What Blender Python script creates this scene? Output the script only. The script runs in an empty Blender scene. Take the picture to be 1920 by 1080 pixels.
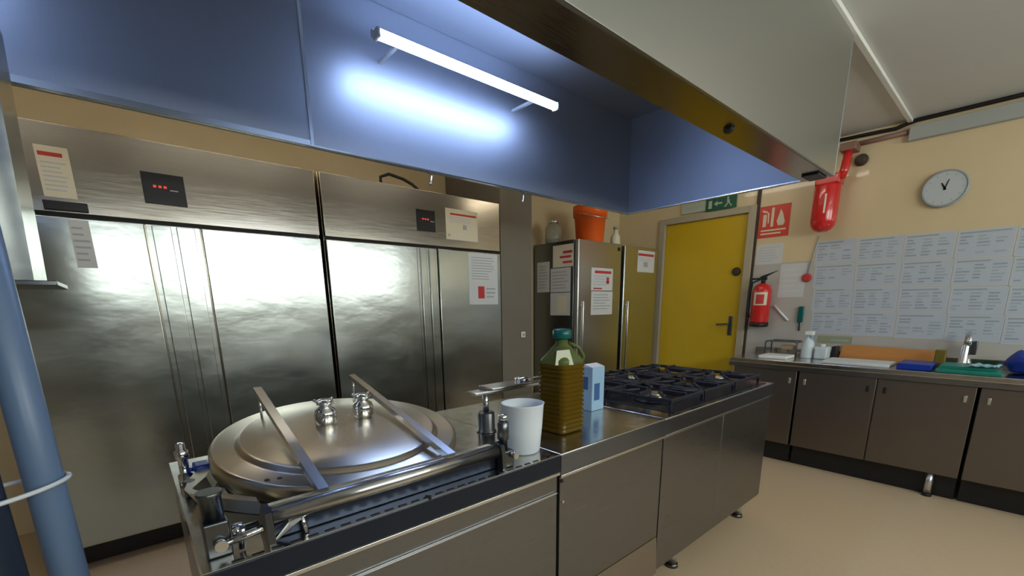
import bpy, bmesh, math, random
from mathutils import Vector, Matrix
random.seed(7)
SC = bpy.context.scene
COL = SC.collection
R = math.radians

# ------------------------------------------------------------------ materials
def mat(name, color, rough=0.5, metal=0.0, spec=0.5, emis=None, estr=0.0, alpha=1.0, trans=0.0, ior=1.45, coat=0.0):
    m = bpy.data.materials.new(name); m.use_nodes = True
    b = m.node_tree.nodes['Principled BSDF']
    b.inputs['Base Color'].default_value = (*color, 1)
    b.inputs['Roughness'].default_value = rough
    b.inputs['Metallic'].default_value = metal
    b.inputs['Specular IOR Level'].default_value = spec
    b.inputs['IOR'].default_value = ior
    b.inputs['Transmission Weight'].default_value = trans
    b.inputs['Coat Weight'].default_value = coat
    b.inputs['Alpha'].default_value = alpha
    if emis:
        b.inputs['Emission Color'].default_value = (*emis, 1)
        b.inputs['Emission Strength'].default_value = estr
    return m

def vary(m, scale=(1, 1, 1), amount=0.15, rough_amt=0.0, bump=0.0, detail=4, nscale=6.0, dist=0.01):
    """noise in object space that varies colour, roughness and relief of the surface itself"""
    nt = m.node_tree; n = nt.nodes; l = nt.links
    b = n['Principled BSDF']
    tc = n.new('ShaderNodeTexCoord'); mp = n.new('ShaderNodeMapping'); mp.inputs['Scale'].default_value = scale
    nz = n.new('ShaderNodeTexNoise'); nz.inputs['Scale'].default_value = nscale; nz.inputs['Detail'].default_value = detail
    l.new(tc.outputs['Object'], mp.inputs['Vector']); l.new(mp.outputs['Vector'], nz.inputs['Vector'])
    if amount:
        c = b.inputs['Base Color'].default_value[:]
        mx = n.new('ShaderNodeMix'); mx.data_type = 'RGBA'
        mx.inputs['A'].default_value = tuple(max(0, x*(1-amount)) for x in c[:3])+(1,)
        mx.inputs['B'].default_value = tuple(min(1, x*(1+amount)) for x in c[:3])+(1,)
        l.new(nz.outputs['Fac'], mx.inputs['Factor']); l.new(mx.outputs['Result'], b.inputs['Base Color'])
    if rough_amt:
        r = b.inputs['Roughness'].default_value
        mr = n.new('ShaderNodeMapRange'); mr.inputs['From Min'].default_value = .3; mr.inputs['From Max'].default_value = .7
        mr.inputs['To Min'].default_value = max(.02, r-rough_amt); mr.inputs['To Max'].default_value = r+rough_amt
        l.new(nz.outputs['Fac'], mr.inputs['Value']); l.new(mr.outputs['Result'], b.inputs['Roughness'])
    if bump:
        bp = n.new('ShaderNodeBump'); bp.inputs['Strength'].default_value = bump; bp.inputs['Distance'].default_value = dist
        l.new(nz.outputs['Fac'], bp.inputs['Height']); l.new(bp.outputs['Normal'], b.inputs['Normal'])
    return m

M = {}
# brushed steels (grain runs along the long side of each sheet)
M['steel_fridge'] = vary(mat('brushed_steel_fridge', (.47, .49, .455), .21, 1), (.8, .8, 1.6), .06, .04, .10, 4, 3.0, .03)
M['steel_panel'] = vary(mat('brushed_steel_panel', (.50, .45, .37), .22, 1), (1, 1, 30), .05, .04, .03, 3, 6, .004)
M['steel_tall'] = vary(mat('brushed_steel_tall_fridge', (.58, .60, .58), .28, 1), (2, 2, 40), .03, .0)
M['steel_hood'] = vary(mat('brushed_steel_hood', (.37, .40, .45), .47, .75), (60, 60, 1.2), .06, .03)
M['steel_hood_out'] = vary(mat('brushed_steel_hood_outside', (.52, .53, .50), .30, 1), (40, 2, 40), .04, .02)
M['steel_gutter'] = vary(mat('steel_gutter', (.36, .31, .24), .22, 1), (2, 30, 2), .08, .04)
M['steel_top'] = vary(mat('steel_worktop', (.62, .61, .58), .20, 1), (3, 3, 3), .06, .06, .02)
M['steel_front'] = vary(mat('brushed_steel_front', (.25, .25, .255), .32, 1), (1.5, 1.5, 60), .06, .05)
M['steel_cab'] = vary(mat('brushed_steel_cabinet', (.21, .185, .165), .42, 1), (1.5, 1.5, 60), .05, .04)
M['steel_lid'] = vary(mat('satin_steel_lid', (.62, .56, .46), .28, 1), (6, 6, 6), .02, .0)
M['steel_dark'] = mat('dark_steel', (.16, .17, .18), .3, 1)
M['chrome'] = mat('chrome', (.75, .77, .80), .10, 1)
M['edge_steel'] = mat('bright_steel_edge', (.72, .73, .74), .22, 1)
M['cream_pan'] = mat('pan_body_steel', (.66, .63, .52), .30, .9)
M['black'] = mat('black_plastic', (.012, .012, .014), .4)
M['black_gap'] = mat('black_rubber', (.01, .01, .01), .6)
M['iron'] = vary(mat('cast_iron', (.018, .021, .034), .38, .2), (20, 20, 20), .3, .1, .2)
M['brass'] = mat('brass', (.55, .42, .15), .3, 1)
M['alu'] = mat('aluminium', (.75, .75, .73), .35, 1)
# setting
M['floor'] = vary(mat('beige_floor', (.60, .46, .305), .45), (1, 1, 1), .07, .05, .03, 6, 30, .002)
M['ceil'] = vary(mat('ceiling_paint', (.62, .62, .585), .7), (1, 1, 1), .02)
M['wall'] = vary(mat('cream_wall', (.69, .56, .345), .32, coat=.25), (1, 1, 1), .04)
M['wall_low'] = vary(mat('pale_grey_wall_tiles', (.50, .48, .44), .35), (1, 1, 1), .03)
M['wall_pillar'] = vary(mat('grey_brown_paint', (.185, .165, .13), .6), (1, 1, 1), .06)
M['wall_plain'] = mat('plain_wall', (.34, .31, .26), .6)
M['door'] = vary(mat('yellow_door_paint', (.57, .385, .012), .38), (1, 1, 1), .05)
M['frame'] = mat('door_frame_paint', (.42, .37, .27), .5)
M['dark_trim'] = mat('dark_brown_strip', (.05, .035, .025), .5)
M['white'] = mat('white_plastic', (.82, .83, .82), .4)
M['trim'] = mat('white_trim', (.75, .75, .70), .5)
M['grey'] = mat('grey_plastic', (.38, .40, .38), .5)
M['pipe'] = mat('grey_blue_pipe', (.13, .20, .33), .35)
M['pipe_dark'] = mat('dark_blue_pipe', (.022, .032, .055), .4)
M['paper'] = mat('paper', (.66, .68, .70), .7)
M['sheet'] = mat('printed_sheet', (.49, .54, .61), .55)
M['sheet_ink'] = mat('sheet_print', (.33, .37, .42), .6)
M['sheet_pale'] = mat('sheet_pale_print', (.39, .44, .50), .6)
M['sheet_edge'] = mat('sheet_margin', (.56, .58, .60), .55)
M['rim_steel'] = mat('blue_grey_rim_steel', (.22, .25, .30), .28, 1)
M['kick'] = mat('kick_panel_steel', (.40, .36, .32), .35, 1)
M['rim_dark'] = mat('dark_navy_rim', (.035, .045, .07), .28, .8)
M['paper_old'] = mat('paper_yellowed', (.74, .68, .54), .7)
M['paper_grey'] = mat('paper_greyish', (.62, .63, .63), .7)
M['ink'] = mat('grey_ink', (.40, .42, .44), .8)
M['ink_light'] = mat('light_ink', (.50, .54, .57), .8)
M['ink_red'] = mat('red_ink', (.55, .05, .05), .7)
M['red'] = mat('red_paint', (.62, .022, .02), .22, coat=.4)
M['red_sign'] = mat('red_sign', (.68, .055, .03), .4)
M['red_led'] = mat('red_led_digits', (.5, .02, .02), .4, emis=(1, .12, .06), estr=.5)
M['orange'] = mat('orange_plastic', (.95, .15, .02), .32)
M['green_sign'] = mat('green_sign', (.012, .10, .055), .4)
M['sign_grey'] = mat('sign_pale_green', (.42, .47, .38), .5)
M['clock'] = mat('clock_face', (.52, .56, .58), .35)
M['clock_rim'] = mat('clock_rim', (.34, .37, .39), .35)
M['teal'] = mat('teal_plastic', (.0, .105, .095), .3)
M['teal_board'] = mat('green_board', (.01, .20, .15), .4)
M['blue'] = mat('blue_plastic', (.006, .035, .32), .35)
M['blue_cloth'] = mat('pale_blue_cloth', (.25, .48, .56), .8)
M['wood'] = vary(mat('orange_wood', (.50, .22, .06), .5), (3, 1.5, 20), .18)
M['olive'] = mat('olive_box', (.17, .125, .012), .5)
M['oil'] = mat('oil_bottle_plastic', (.15, .085, .006), .15, trans=.25, ior=1.35)
M['oil_clear'] = mat('clear_green_plastic', (.17, .21, .07), .15, trans=.4, ior=1.3)
M['label'] = mat('white_label', (.70, .72, .55), .5)
M['jug'] = mat('white_translucent_plastic', (.84, .90, .95), .35, trans=.12, ior=1.2)
M['carton'] = mat('pale_blue_carton', (.32, .50, .68), .5)
M['carton_dark'] = mat('blue_carton_print', (.05, .12, .30), .5)
M['bottle_white'] = mat('bottle_white', (.62, .70, .73), .4)
M['glass'] = mat('clear_glass', (.78, .80, .70), .06, trans=.85, ior=1.3)
M['cable'] = mat('black_cable', (.012, .009, .009), .5)
M['conduit_red'] = mat('brownish_red_pipe', (.24, .13, .10), .5)
M['tube'] = mat('lit_tube', (1, 1, 1), .5, emis=(.44, .60, 1.0), estr=42)
M['tube_room'] = mat('lit_room_tube', (1, 1, 1), .5, emis=(1, .90, .72), estr=14)
M['lamp_body'] = mat('lamp_body', (.55, .58, .62), .4)
M['cable_tie'] = mat('white_cable_tie', (.72, .76, .80), .35)
M['sponge'] = mat('sponge_green', (.32, .36, .23), .8)
M['food_brown'] = mat('brown_bits', (.40, .30, .17), .7)

# ------------------------------------------------------------------ helpers
WL = {}            # world location of each thing, its parts inherit it
class MB:
    def __init__(s): s.bm = bmesh.new(); s.mats = []; s.cur = 0
    def m(s, name):
        if name not in s.mats: s.mats.append(name)
        s.cur = s.mats.index(name); return s
    def _fin(s, faces, smooth=False):
        for f in faces: f.material_index = s.cur; f.smooth = smooth
    def box(s, x0, x1, y0, y1, z0, z1, bev=0.0, seg=2):
        vs = [s.bm.verts.new((x, y, z)) for x in (x0, x1) for y in (y0, y1) for z in (z0, z1)]
        idx = [(0, 1, 3, 2), (4, 6, 7, 5), (0, 4, 5, 1), (2, 3, 7, 6), (0, 2, 6, 4), (1, 5, 7, 3)]
        fs = [s.bm.faces.new([vs[i] for i in q]) for q in idx]
        s._fin(fs)
        if bev > 0:
            es = list({e for f in fs for e in f.edges})
            r = bmesh.ops.bevel(s.bm, geom=es, offset=bev, segments=seg, affect='EDGES', profile=.6)
            s._fin(r['faces'], True)
        return s
    def hexa(s, pts):
        """8 points: bottom ring of 4, top ring of 4"""
        vs = [s.bm.verts.new(p) for p in pts]
        idx = [(3, 2, 1, 0), (4, 5, 6, 7), (0, 1, 5, 4), (1, 2, 6, 5), (2, 3, 7, 6), (3, 0, 4, 7)]
        s._fin([s.bm.faces.new([vs[i] for i in q]) for q in idx]); return s
    def prism(s, pts, off):
        off = Vector(off)
        a = [s.bm.verts.new(p) for p in pts]; b = [s.bm.verts.new(Vector(p)+off) for p in pts]
        n = len(pts); fs = [s.bm.faces.new(a[::-1]), s.bm.faces.new(b)]
        for i in range(n): fs.append(s.bm.faces.new([a[i], a[(i+1) % n], b[(i+1) % n], b[i]]))
        s._fin(fs); return s
    def frame(s, p, d):
        d = Vector(d).normalized(); u = d.orthogonal().normalized(); v = d.cross(u); return d, u, v
    def lathe(s, p, axis, prof, n=32, cap=True, smooth=True):
        """prof: list of (radius, height along the axis)"""
        p = Vector(p); d, u, v = s.frame(p, axis); rings = []
        for r, h in prof:
            rings.append([s.bm.verts.new(p+d*h+(u*math.cos(2*math.pi*i/n)+v*math.sin(2*math.pi*i/n))*r) for i in range(n)])
        fs = []
        for a, b in zip(rings, rings[1:]):
            for i in range(n): fs.append(s.bm.faces.new([a[i], a[(i+1) % n], b[(i+1) % n], b[i]]))
        s._fin(fs, smooth)
        if cap:
            c = [s.bm.faces.new(rings[0][::-1]), s.bm.faces.new(rings[-1])]
            s._fin(c)
        return s
    def tube(s, a, b, r, n=16, r2=None):
        a = Vector(a); b = Vector(b)
        return s.lathe(a, b-a, [(r, 0), (r2 if r2 is not None else r, (b-a).length)], n)
    def path(s, pts, r, n=10):
        pts = [Vector(p) for p in pts]; rings = []; u = None
        for i, p in enumerate(pts):
            d = (pts[min(i+1, len(pts)-1)]-pts[max(i-1, 0)]).normalized()
            u = d.orthogonal().normalized() if u is None else (u-d*u.dot(d)).normalized()
            v = d.cross(u)
            rings.append([s.bm.verts.new(p+(u*math.cos(2*math.pi*k/n)+v*math.sin(2*math.pi*k/n))*r) for k in range(n)])
        fs = []
        for a, b in zip(rings, rings[1:]):
            for i in range(n): fs.append(s.bm.faces.new([a[i], a[(i+1) % n], b[(i+1) % n], b[i]]))
        s._fin(fs, True)
        s._fin([s.bm.faces.new(rings[0][::-1]), s.bm.faces.new(rings[-1])])
        return s
    def sphere(s, p, r, sc=(1, 1, 1)):
        q = bmesh.ops.create_uvsphere(s.bm, u_segments=20, v_segments=12, radius=r, matrix=Matrix.Translation(p) @ Matrix.Diagonal((*sc, 1)))
        s._fin({f for v in q['verts'] for f in v.link_faces}, True); return s
    def build(s, name, parent=None, label=None, cat=None, group=None, kind=None, base=None):
        bmesh.ops.recalc_face_normals(s.bm, faces=s.bm.faces[:])
        me = bpy.data.meshes.new(name)
        o = bpy.data.objects.new(name, me); COL.objects.link(o)
        if parent is not None:
            w = WL[parent]; o.parent = parent
        else:
            w = Vector(base) if base else Vector((0, 0, 0))
            o.location = w
        WL[o] = w
        if w.length: bmesh.ops.translate(s.bm, verts=s.bm.verts[:], vec=-w)
        s.bm.to_mesh(me); s.bm.free()
        for n in s.mats: me.materials.append(M[n])
        props(o, label, cat, group, kind); return o
def props(o, label=None, cat=None, group=None, kind=None):
    if label: o['label'] = label
    if cat: o['category'] = cat
    if group: o['group'] = group
    if kind: o['kind'] = kind
def thing(name, loc, label, cat, group=None):
    o = bpy.data.objects.new(name, None); COL.objects.link(o); o.location = loc; o.empty_display_size = .1
    WL[o] = Vector(loc); props(o, label, cat, group); return o
def B(matname): return MB().m(matname)
def copy_thing(root, loc, label=None):
    c = root.copy(); COL.objects.link(c); c.location = loc
    if label: c['label'] = label
    for ch in list(root.children):
        d = ch.copy(); COL.objects.link(d); d.parent = c
        for g in ch.children:
            e = g.copy(); COL.objects.link(e); e.parent = d
    return c

# ------------------------------------------------------------------ dimensions (metres)
XW = 4.765          # right-hand wall (door, clock, worktop)
YB = 3.42           # back wall beside the door
YF = 3.127          # fronts of the big fridges
CEIL = 2.73
XL, YS = -2.6, -2.3  # walls behind the camera

# ------------------------------------------------------------------ setting
def struct(name, mb, **k): return mb.build(name, kind='structure', **k)
struct('floor', B('floor').box(XL-.1, XW+.1, YS-.1, 4.1, -.08, 0))
struct('ceiling', B('ceil').box(XL-.1, XW+.1, YS-.1, 4.1, CEIL, CEIL+.08))
w = B('wall')
D0, D1, DH = 1.885, 2.795, 2.255     # door opening
w.box(XW, XW+.12, YS-.1, D0, 1.75, CEIL).box(XW, XW+.12, D1, YB+.12, 0, CEIL).box(XW, XW+.12, D0, D1, DH, CEIL)
w.m('wall_low').box(XW, XW+.12, YS-.1, D0, 0, 1.75)
struct('wall_right', w)
struct('wall_back', B('wall').box(2.99, XW, YB, YB+.12, 0, CEIL).box(XL-.1, 2.62, 3.97, 4.09, 0, CEIL))
struct('wall_pillar', B('wall_pillar').box(2.612, 2.992, YF, 3.97, 0, CEIL))
struct('wall_left', B('wall_plain').box(XL-.12, XL, YS-.1, 4.09, 0, CEIL))
# wall behind the camera with three high windows that give the daylight
WIN = [(-1.0, .35), (.75, 2.45), (2.75, 4.4)]
WZ0, WZ1 = 1.72, 2.48
w = B('wall_plain').box(XL, XW, YS-.12, YS, 0, WZ0).box(XL, XW, YS-.12, YS, WZ1, CEIL)
xs = [XL]+[v for q in WIN for v in q]+[XW]
for a, b in zip(xs[::2], xs[1::2]): w.box(a, b, YS-.12, YS, WZ0, WZ1)
struct('wall_front', w)
for i, (a, b) in enumerate(WIN):
    f = B('white')
    f.box(a, b, YS-.09, YS-.04, WZ0, WZ0+.05).box(a, b, YS-.09, YS-.04, WZ1-.05, WZ1)
    f.box(a, a+.05, YS-.09, YS-.04, WZ0+.05, WZ1-.05).box(b-.05, b, YS-.09, YS-.04, WZ0+.05, WZ1-.05)
    mid = (a+b)/2; f.box(mid-.03, mid+.03, YS-.09, YS-.04, WZ0+.05, WZ1-.05)
    struct('window_%d' % (i+1), f)
struct('trim_1', B('trim').box(2.35, XW-.002, .765, .795, CEIL-.022, CEIL, .003))
struct('trim_2', B('dark_trim').box(XW-.018, XW, 1.805, 1.835, 0, 2.6))
# door in the right-hand wall
fr = B('frame')
fr.box(XW-.03, XW+.10, D0-.06, D0+.012, 0, DH+.05, .006).box(XW-.03, XW+.10, D1-.012, D1+.06, 0, DH+.05, .006)
fr.box(XW-.03, XW+.10, D0+.012, D1-.012, DH-.012, DH+.05, .006)
df = struct('trim_3', fr)
dr = struct('door_1', B('door').box(XW+.01, XW+.055, D0+.014, D1-.014, .012, DH-.014, .004))
h = B('steel_dark')
h.box(XW-.001, XW+.012, 1.962, 2.002, 1.05, 1.25, .004)
h.tube((XW, 1.982, 1.17), (XW-.055, 1.982, 1.17), .011).path([(XW-.05, 1.982, 1.17), (XW-.055, 2.0, 1.17), (XW-.05, 2.10, 1.165)], .010)
h.build('handle', dr)
B('dark_trim').lathe((XW+.012, 1.972, 1.695), (-1, 0, 0), [(.042, 0), (.042, .012), (.03, .03)], 20).build('lock', dr)

# ------------------------------------------------------------------ big fridges
def big_fridge(x0, x1, strips, label, dx0, dx1, dy, group=None):
    t = thing('upright_fridge', ((x0+x1)/2, 3.5, 0), label, 'fridge')
    B('steel_panel').box(x0, x1, YF+.035, 3.93, .13, 2.255, .003).build('cabinet', t)
    zc = 1.843
    B('steel_panel').box(x0+.004, x1-.004, YF, YF+.034, zc+.012, 2.25, .003).build('control_panel', t)
    B('black_gap').box(x0+.01, x1-.01, YF+.015, YF+.0345, zc-.006, zc+.011).build('seal', t)
    s0, s1 = strips
    for a, b, side in ((x0+.004, s0, 0), (s1, x1-.004, 1)):
        d = B('steel_fridge').box(a, b, YF-.004, YF+.034, .14, zc-.008, .005).build('door', t)
        hx = b-.045 if side == 0 else a+.045
    m = (s0+s1)/2
    # centre post with two long recessed pulls
    B('steel_fridge').box(s0+.008, s1-.008, YF+.012, YF+.034, .14, zc-.008).build('centre_post', t)
    for a, b in ((s0+.03, m-.012), (m+.012, s1-.03)):
        B('steel_fridge').box(a, b, YF-.002, YF+.0115, .15, zc-.012, .003).build('pull_strip', t)
    dp = B('black').box(dx0, dx1, YF-.006, YF-.0005, dy, dy+.155, .002).build('display', t)
    q = B('red_led')
    for i in range(3): q.box(dx0+.045+i*.022, dx0+.058+i*.022, YF-.0075, YF-.0062, dy+.082, dy+.094)
    q.m('ink').box(dx0+.115, dx0+.150, YF-.0075, YF-.0062, dy+.072, dy+.078)
    q.build('readout', dp)
    B('black').box(x0+.03, x1-.03, YF+.09, YF+.11, .01, .13).build('plinth_or_shade_board', t)
    for fx in (x0+.08, x1-.08):
        for fy in (YF+.12, 3.86): B('steel_dark').tube((fx, fy, 0), (fx, fy, .13), .025).build('foot', t)
    return t
big_fridge(-.50, 1.062, (.155, .405), 'wide two-door steel fridge, left one, with the black display panel', .178, .360, 1.94)
big_fridge(1.088, 2.606, (1.772, 1.962), 'wide two-door steel fridge beside the grey-brown pillar', 1.785, 1.945, 1.955)

# notices on things and walls: each sheet is one thin object with its printing
def sheet(name, label, o, u, v, n, wd, ht, lines, matn='paper', cat='notice', group=None, th=.0012):
    """o lower-left corner, u right, v up, n out of the surface; lines = (x0,x1,y0,y1,mat) as fractions"""
    o, u, v, n = Vector(o), Vector(u), Vector(v), Vector(n)
    mb = B(matn)
    P = lambda a, b, c: o+u*(a*wd)+v*(b*ht)+n*c
    mb.hexa([P(0, 0, .0002), P(1, 0, .0002), P(1, 1, .0002), P(0, 1, .0002), P(0, 0, th), P(1, 0, th), P(1, 1, th), P(0, 1, th)])
    for x0, x1, y0, y1, mm in lines:
        mb.m(mm)
        f = mb.bm.faces.new([mb.bm.verts.new(P(a, b, th+.0004)) for a, b in ((x0, y0), (x1, y0), (x1, y1), (x0, y1))])
        f.material_index = mb.cur
    return mb.build(name, None, label, cat, group, base=tuple(o))
def text_lines(n, y0, y1, seed, ink='ink', x0=.1, x1=.9):
    rr = random.Random(seed); out = []
    for i in range(n):
        y = y1-(i+.5)*(y1-y0)/n
        out.append((x0, x1-rr.random()*.35*(x1-x0), y-.16*(y1-y0)/n, y+.16*(y1-y0)/n, ink))
    return out
UF, VF, NF = (1, 0, 0), (0, 0, 1), (0, -1, 0)
sheet('paper_notice', 'pale notice with a red heading, high on the left fridge', (-.195, YF, 1.922), UF, VF, NF, .115, .225,
      [(.08, .80, .80, .88, 'ink_red')]+text_lines(7, .1, .72, 1, 'ink_light'), 'paper_old')
sheet('paper_notice', 'narrow grey slip hanging from the left fridge door top', (-.135, YF-.004, 1.60), UF, VF, NF, .075, .225,
      text_lines(6, .1, .9, 2, 'ink'), 'paper_grey')
sheet('paper_notice', 'square notice with a red heading on the fridge panel by the pillar', (2.045, YF, 1.915), UF, VF, NF, .315, .235,
      [(.14, .95, .80, .86, 'ink_red'), (.52, .64, .36, .52, 'ink'), (.06, .12, .1, .18, 'ink')]+text_lines(4, .55, .76, 3, 'ink_light'), 'paper_old')
sheet('paper_notice', 'tall white notice with a small red mark on the fridge door by the pillar', (2.25, YF-.004, 1.40), UF, VF, NF, .315, .425,
      text_lines(9, .48, .94, 4)+[(.30, .52, .12, .36, 'ink_red'), (.58, .9, .30, .33, 'ink'), (.58, .9, .22, .25, 'ink'), (.58, .85, .14, .17, 'ink')], 'paper')
# black clip on the panel, and the hook hanging above
B('black').box(-.205, -.05, YF-.014, YF-.0006, 1.862, 1.905, .004).build('magnet_strip', None, 'black strip stuck under the red-headed notice on the left fridge', 'magnet', base=(-.13, YF, 1.86))
pc = MB().m('cable'); pc.path([(1.60, 3.30, 2.258), (1.60, 3.30, 2.335), (1.66, 3.28, 2.36), (1.76, 3.25, 2.335), (1.82, 3.22, 2.30), (1.86, 3.2, 2.262)], .011)
pc.build('cable', None, 'dark cable looped on top of the right wide fridge', 'cable', base=(1.7, 3.25, 2.256))
B('white').box(2.845, 2.895, YF-.012, YF-.0004, 1.085, 1.14, .004).m('grey').box(2.858, 2.882, YF-.016, YF-.0125, 1.098, 1.127, .002).build('light_switch', None, 'small pale switch on the grey-brown pillar', 'switch', base=(2.87, YF, 1.08))

# ------------------------------------------------------------------ tall narrow fridges by the door
def tall_fridge(x0, x1, yf, y1, label, knob):
    t = thing('tall_fridge', ((x0+x1)/2, (yf+y1)/2, 0), label, 'fridge')
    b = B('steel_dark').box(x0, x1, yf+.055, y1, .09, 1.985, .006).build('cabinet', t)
    B('steel_tall').box(x0+.004, x1-.004, yf, yf+.05, .10, 1.985, .012, 3).build('door', t)
    B('edge_steel').box(x0+.035, x0+.062, yf-.045, yf-.022, .62, 1.42, .006).tube((x0+.048, yf-.03, .66), (x0+.048, yf-.0005, .66), .009).tube((x0+.048, yf-.03, 1.38), (x0+.048, yf-.0005, 1.38), .009).build('handle', t)
    if knob: B('black').box(x1-.075, x1-.035, yf-.003, yf-.0004, 1.915, 1.95).build('badge', t)
    for fx in (x0+.06, x1-.06):
        for fy in (yf+.1, y1-.06): B('black').tube((fx, fy, 0), (fx, fy, .09), .022).build('foot', t)
    return t
tall_fridge(3.28, 3.965, 2.80, 3.385, 'narrow steel fridge with papers on its dark side, under the orange bucket', True)
tall_fridge(4.015, 4.66, 2.80, 3.385, 'narrow steel fridge nearest the yellow door', False)
US, NS = (0, -1, 0), (-1, 0, 0)
sheet('paper_notice', 'notice with red print, topmost on the dark fridge side', (3.28, 3.125, 1.745), US, VF, NS, .265, .205,
      [(.5, .95, .60, .72, 'ink_red'), (.35, .9, .40, .50, 'ink_red'), (.5, .95, .16, .26, 'ink_red')], 'paper_old')
sheet('paper_notice', 'grey sheet at the left of the dark fridge side', (3.28, 3.345, 1.515), US, VF, NS, .175, .295, text_lines(8, .1, .9, 6, 'ink'), 'paper_grey')
sheet('paper_notice', 'grey sheet below the red-printed one on the dark fridge side', (3.28, 3.155, 1.51), US, VF, NS, .265, .228, text_lines(6, .1, .9, 7, 'ink'), 'paper_grey')
sheet('paper_notice', 'lowest sheet on the dark fridge side, with a yellowish block', (3.28, 3.155, 1.285), US, VF, NS, .265, .218,
      [(.35, .85, .12, .85, 'paper_old')], 'paper_grey')
sheet('paper_notice', 'upper white notice with a dark red heading on the fridge under the bucket', (3.478, 2.80, 1.522), UF, VF, NF, .345, .215,
      [(.15, .92, .76, .88, 'ink_red'), (.7, .82, .3, .6, 'ink_red'), (.1, .5, .06, .12, 'ink_red')]+text_lines(4, .2, .7, 8, 'ink_light'), 'paper')
sheet('paper_notice', 'lower white notice with grey print on the fridge under the bucket', (3.485, 2.80, 1.285), UF, VF, NF, .345, .228,
      text_lines(6, .2, .92, 9, 'ink'), 'paper')
sheet('paper_notice', 'notice with a dark heading on the fridge nearest the door', (4.255, 2.80, 1.725), UF, VF, NF, .33, .225,
      [(.02, .95, .75, .86, 'ink_red'), (.35, .6, .25, .48, 'ink')]+text_lines(3, .5, .7, 10, 'ink_light'), 'paper')
# orange bucket and glass jars on top
bk = thing('bucket', (3.66, 2.98, 1.986), 'orange plastic bucket on top of the narrow fridge', 'bucket')
B('orange').lathe((3.66, 2.98, 1.986), (0, 0, 1), [(.130, 0), (.135, .005), (.155, .245), (.168, .25), (.172, .30), (.174, .345), (.164, .345), (.147, .25), (.125, .02)], 40).build('shell', bk)
B('edge_steel').path([(3.66+.216*math.cos(a), 2.98, 2.27+.0*math.sin(a)) if False else (3.66+.179*math.cos(a), 2.98-.179*math.sin(a), 2.255-.05*math.sin(a)) for a in [i*math.pi/16 for i in range(17)]], .004).build('handle', bk)
jar = thing('glass_jar', (3.36, 3.2, 1.9855), 'upside-down clear glass jar on the fridge left of the orange bucket', 'jar')
B('glass').lathe((3.36, 3.2, 1.9855), (0, 0, 1), [(.075, 0), (.08, .01), (.08, .15), (.05, .19), (.046, .19), (.075, .148), (.075, .012)], 28).build('vessel', jar)
B('alu').lathe((3.36, 3.2, 2.176), (0, 0, 1), [(.05, 0), (.05, .02), (.046, .024)], 24).build('lid', jar)
B('label').lathe((4.09, 2.98, 1.9905), (0, 0, 1), [(.05, 0), (.055, .01), (.05, .10), (.022, .14), (.022, .17)], 20).m('sponge').lathe((4.09, 2.98, 2.161), (0, 0, 1), [(.025, 0), (.025, .03)], 16).build('small_bottle', None, 'small pale bottle on the fridge right of the orange bucket', 'bottle', base=(4.09, 2.98, 1.99))

# ------------------------------------------------------------------ things on the right-hand wall
UW, NW = (0, -1, 0), (-1, 0, 0)
def onwall(y0, y1, z0, z1, d0, d1, mb, bev=0): return mb.box(XW-d1, XW-d0, y0, y1, z0, z1, bev)
ex = thing('exit_sign', (XW, 2.30, 2.32), 'long emergency exit sign with a green panel above the yellow door', 'sign')
onwall(2.02, 2.60, 2.325, 2.425, .001, .025, B('sign_grey'), .003).build('plate', ex)
g = onwall(2.02, 2.33, 2.312, 2.438, .0255, .030, B('green_sign'))
g.build('green_panel', ex)
q = B('sign_grey')
zc = 2.375
q.lathe((XW-.0302, 2.105, zc+.038), (-1, 0, 0), [(.011, 0), (.011, .001)], 12)
X0 = XW-.0302
q.prism([(X0, 2.115, zc+.025), (X0, 2.09, zc+.022), (X0, 2.085, zc-.01), (X0, 2.11, zc-.01)], (-.001, 0, 0))
q.prism([(X0, 2.11, zc-.01), (X0, 2.095, zc-.01), (X0, 2.125, zc-.045), (X0, 2.14, zc-.04)], (-.001, 0, 0))
q.prism([(X0, 2.095, zc-.01), (X0, 2.085, zc-.01), (X0, 2.06, zc-.04), (X0, 2.072, zc-.045)], (-.001, 0, 0))
q.prism([(X0, 2.21, zc+.008), (X0, 2.16, zc+.008), (X0, 2.16, zc-.008), (X0, 2.21, zc-.008)], (-.001, 0, 0))
q.prism([(X0, 2.21, zc+.025), (X0, 2.245, zc), (X0, 2.21, zc-.025)], (-.001, 0, 0))
q.prism([(X0, 2.30, zc+.035), (X0, 2.265, zc+.035), (X0, 2.265, zc-.04), (X0, 2.30, zc-.04)], (-.001, 0, 0))
q.build('pictogram', ex)
onwall(2.345, 2.56, 2.37, 2.385, .0255, .027, B('ink')).build('stripe', ex)

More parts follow.
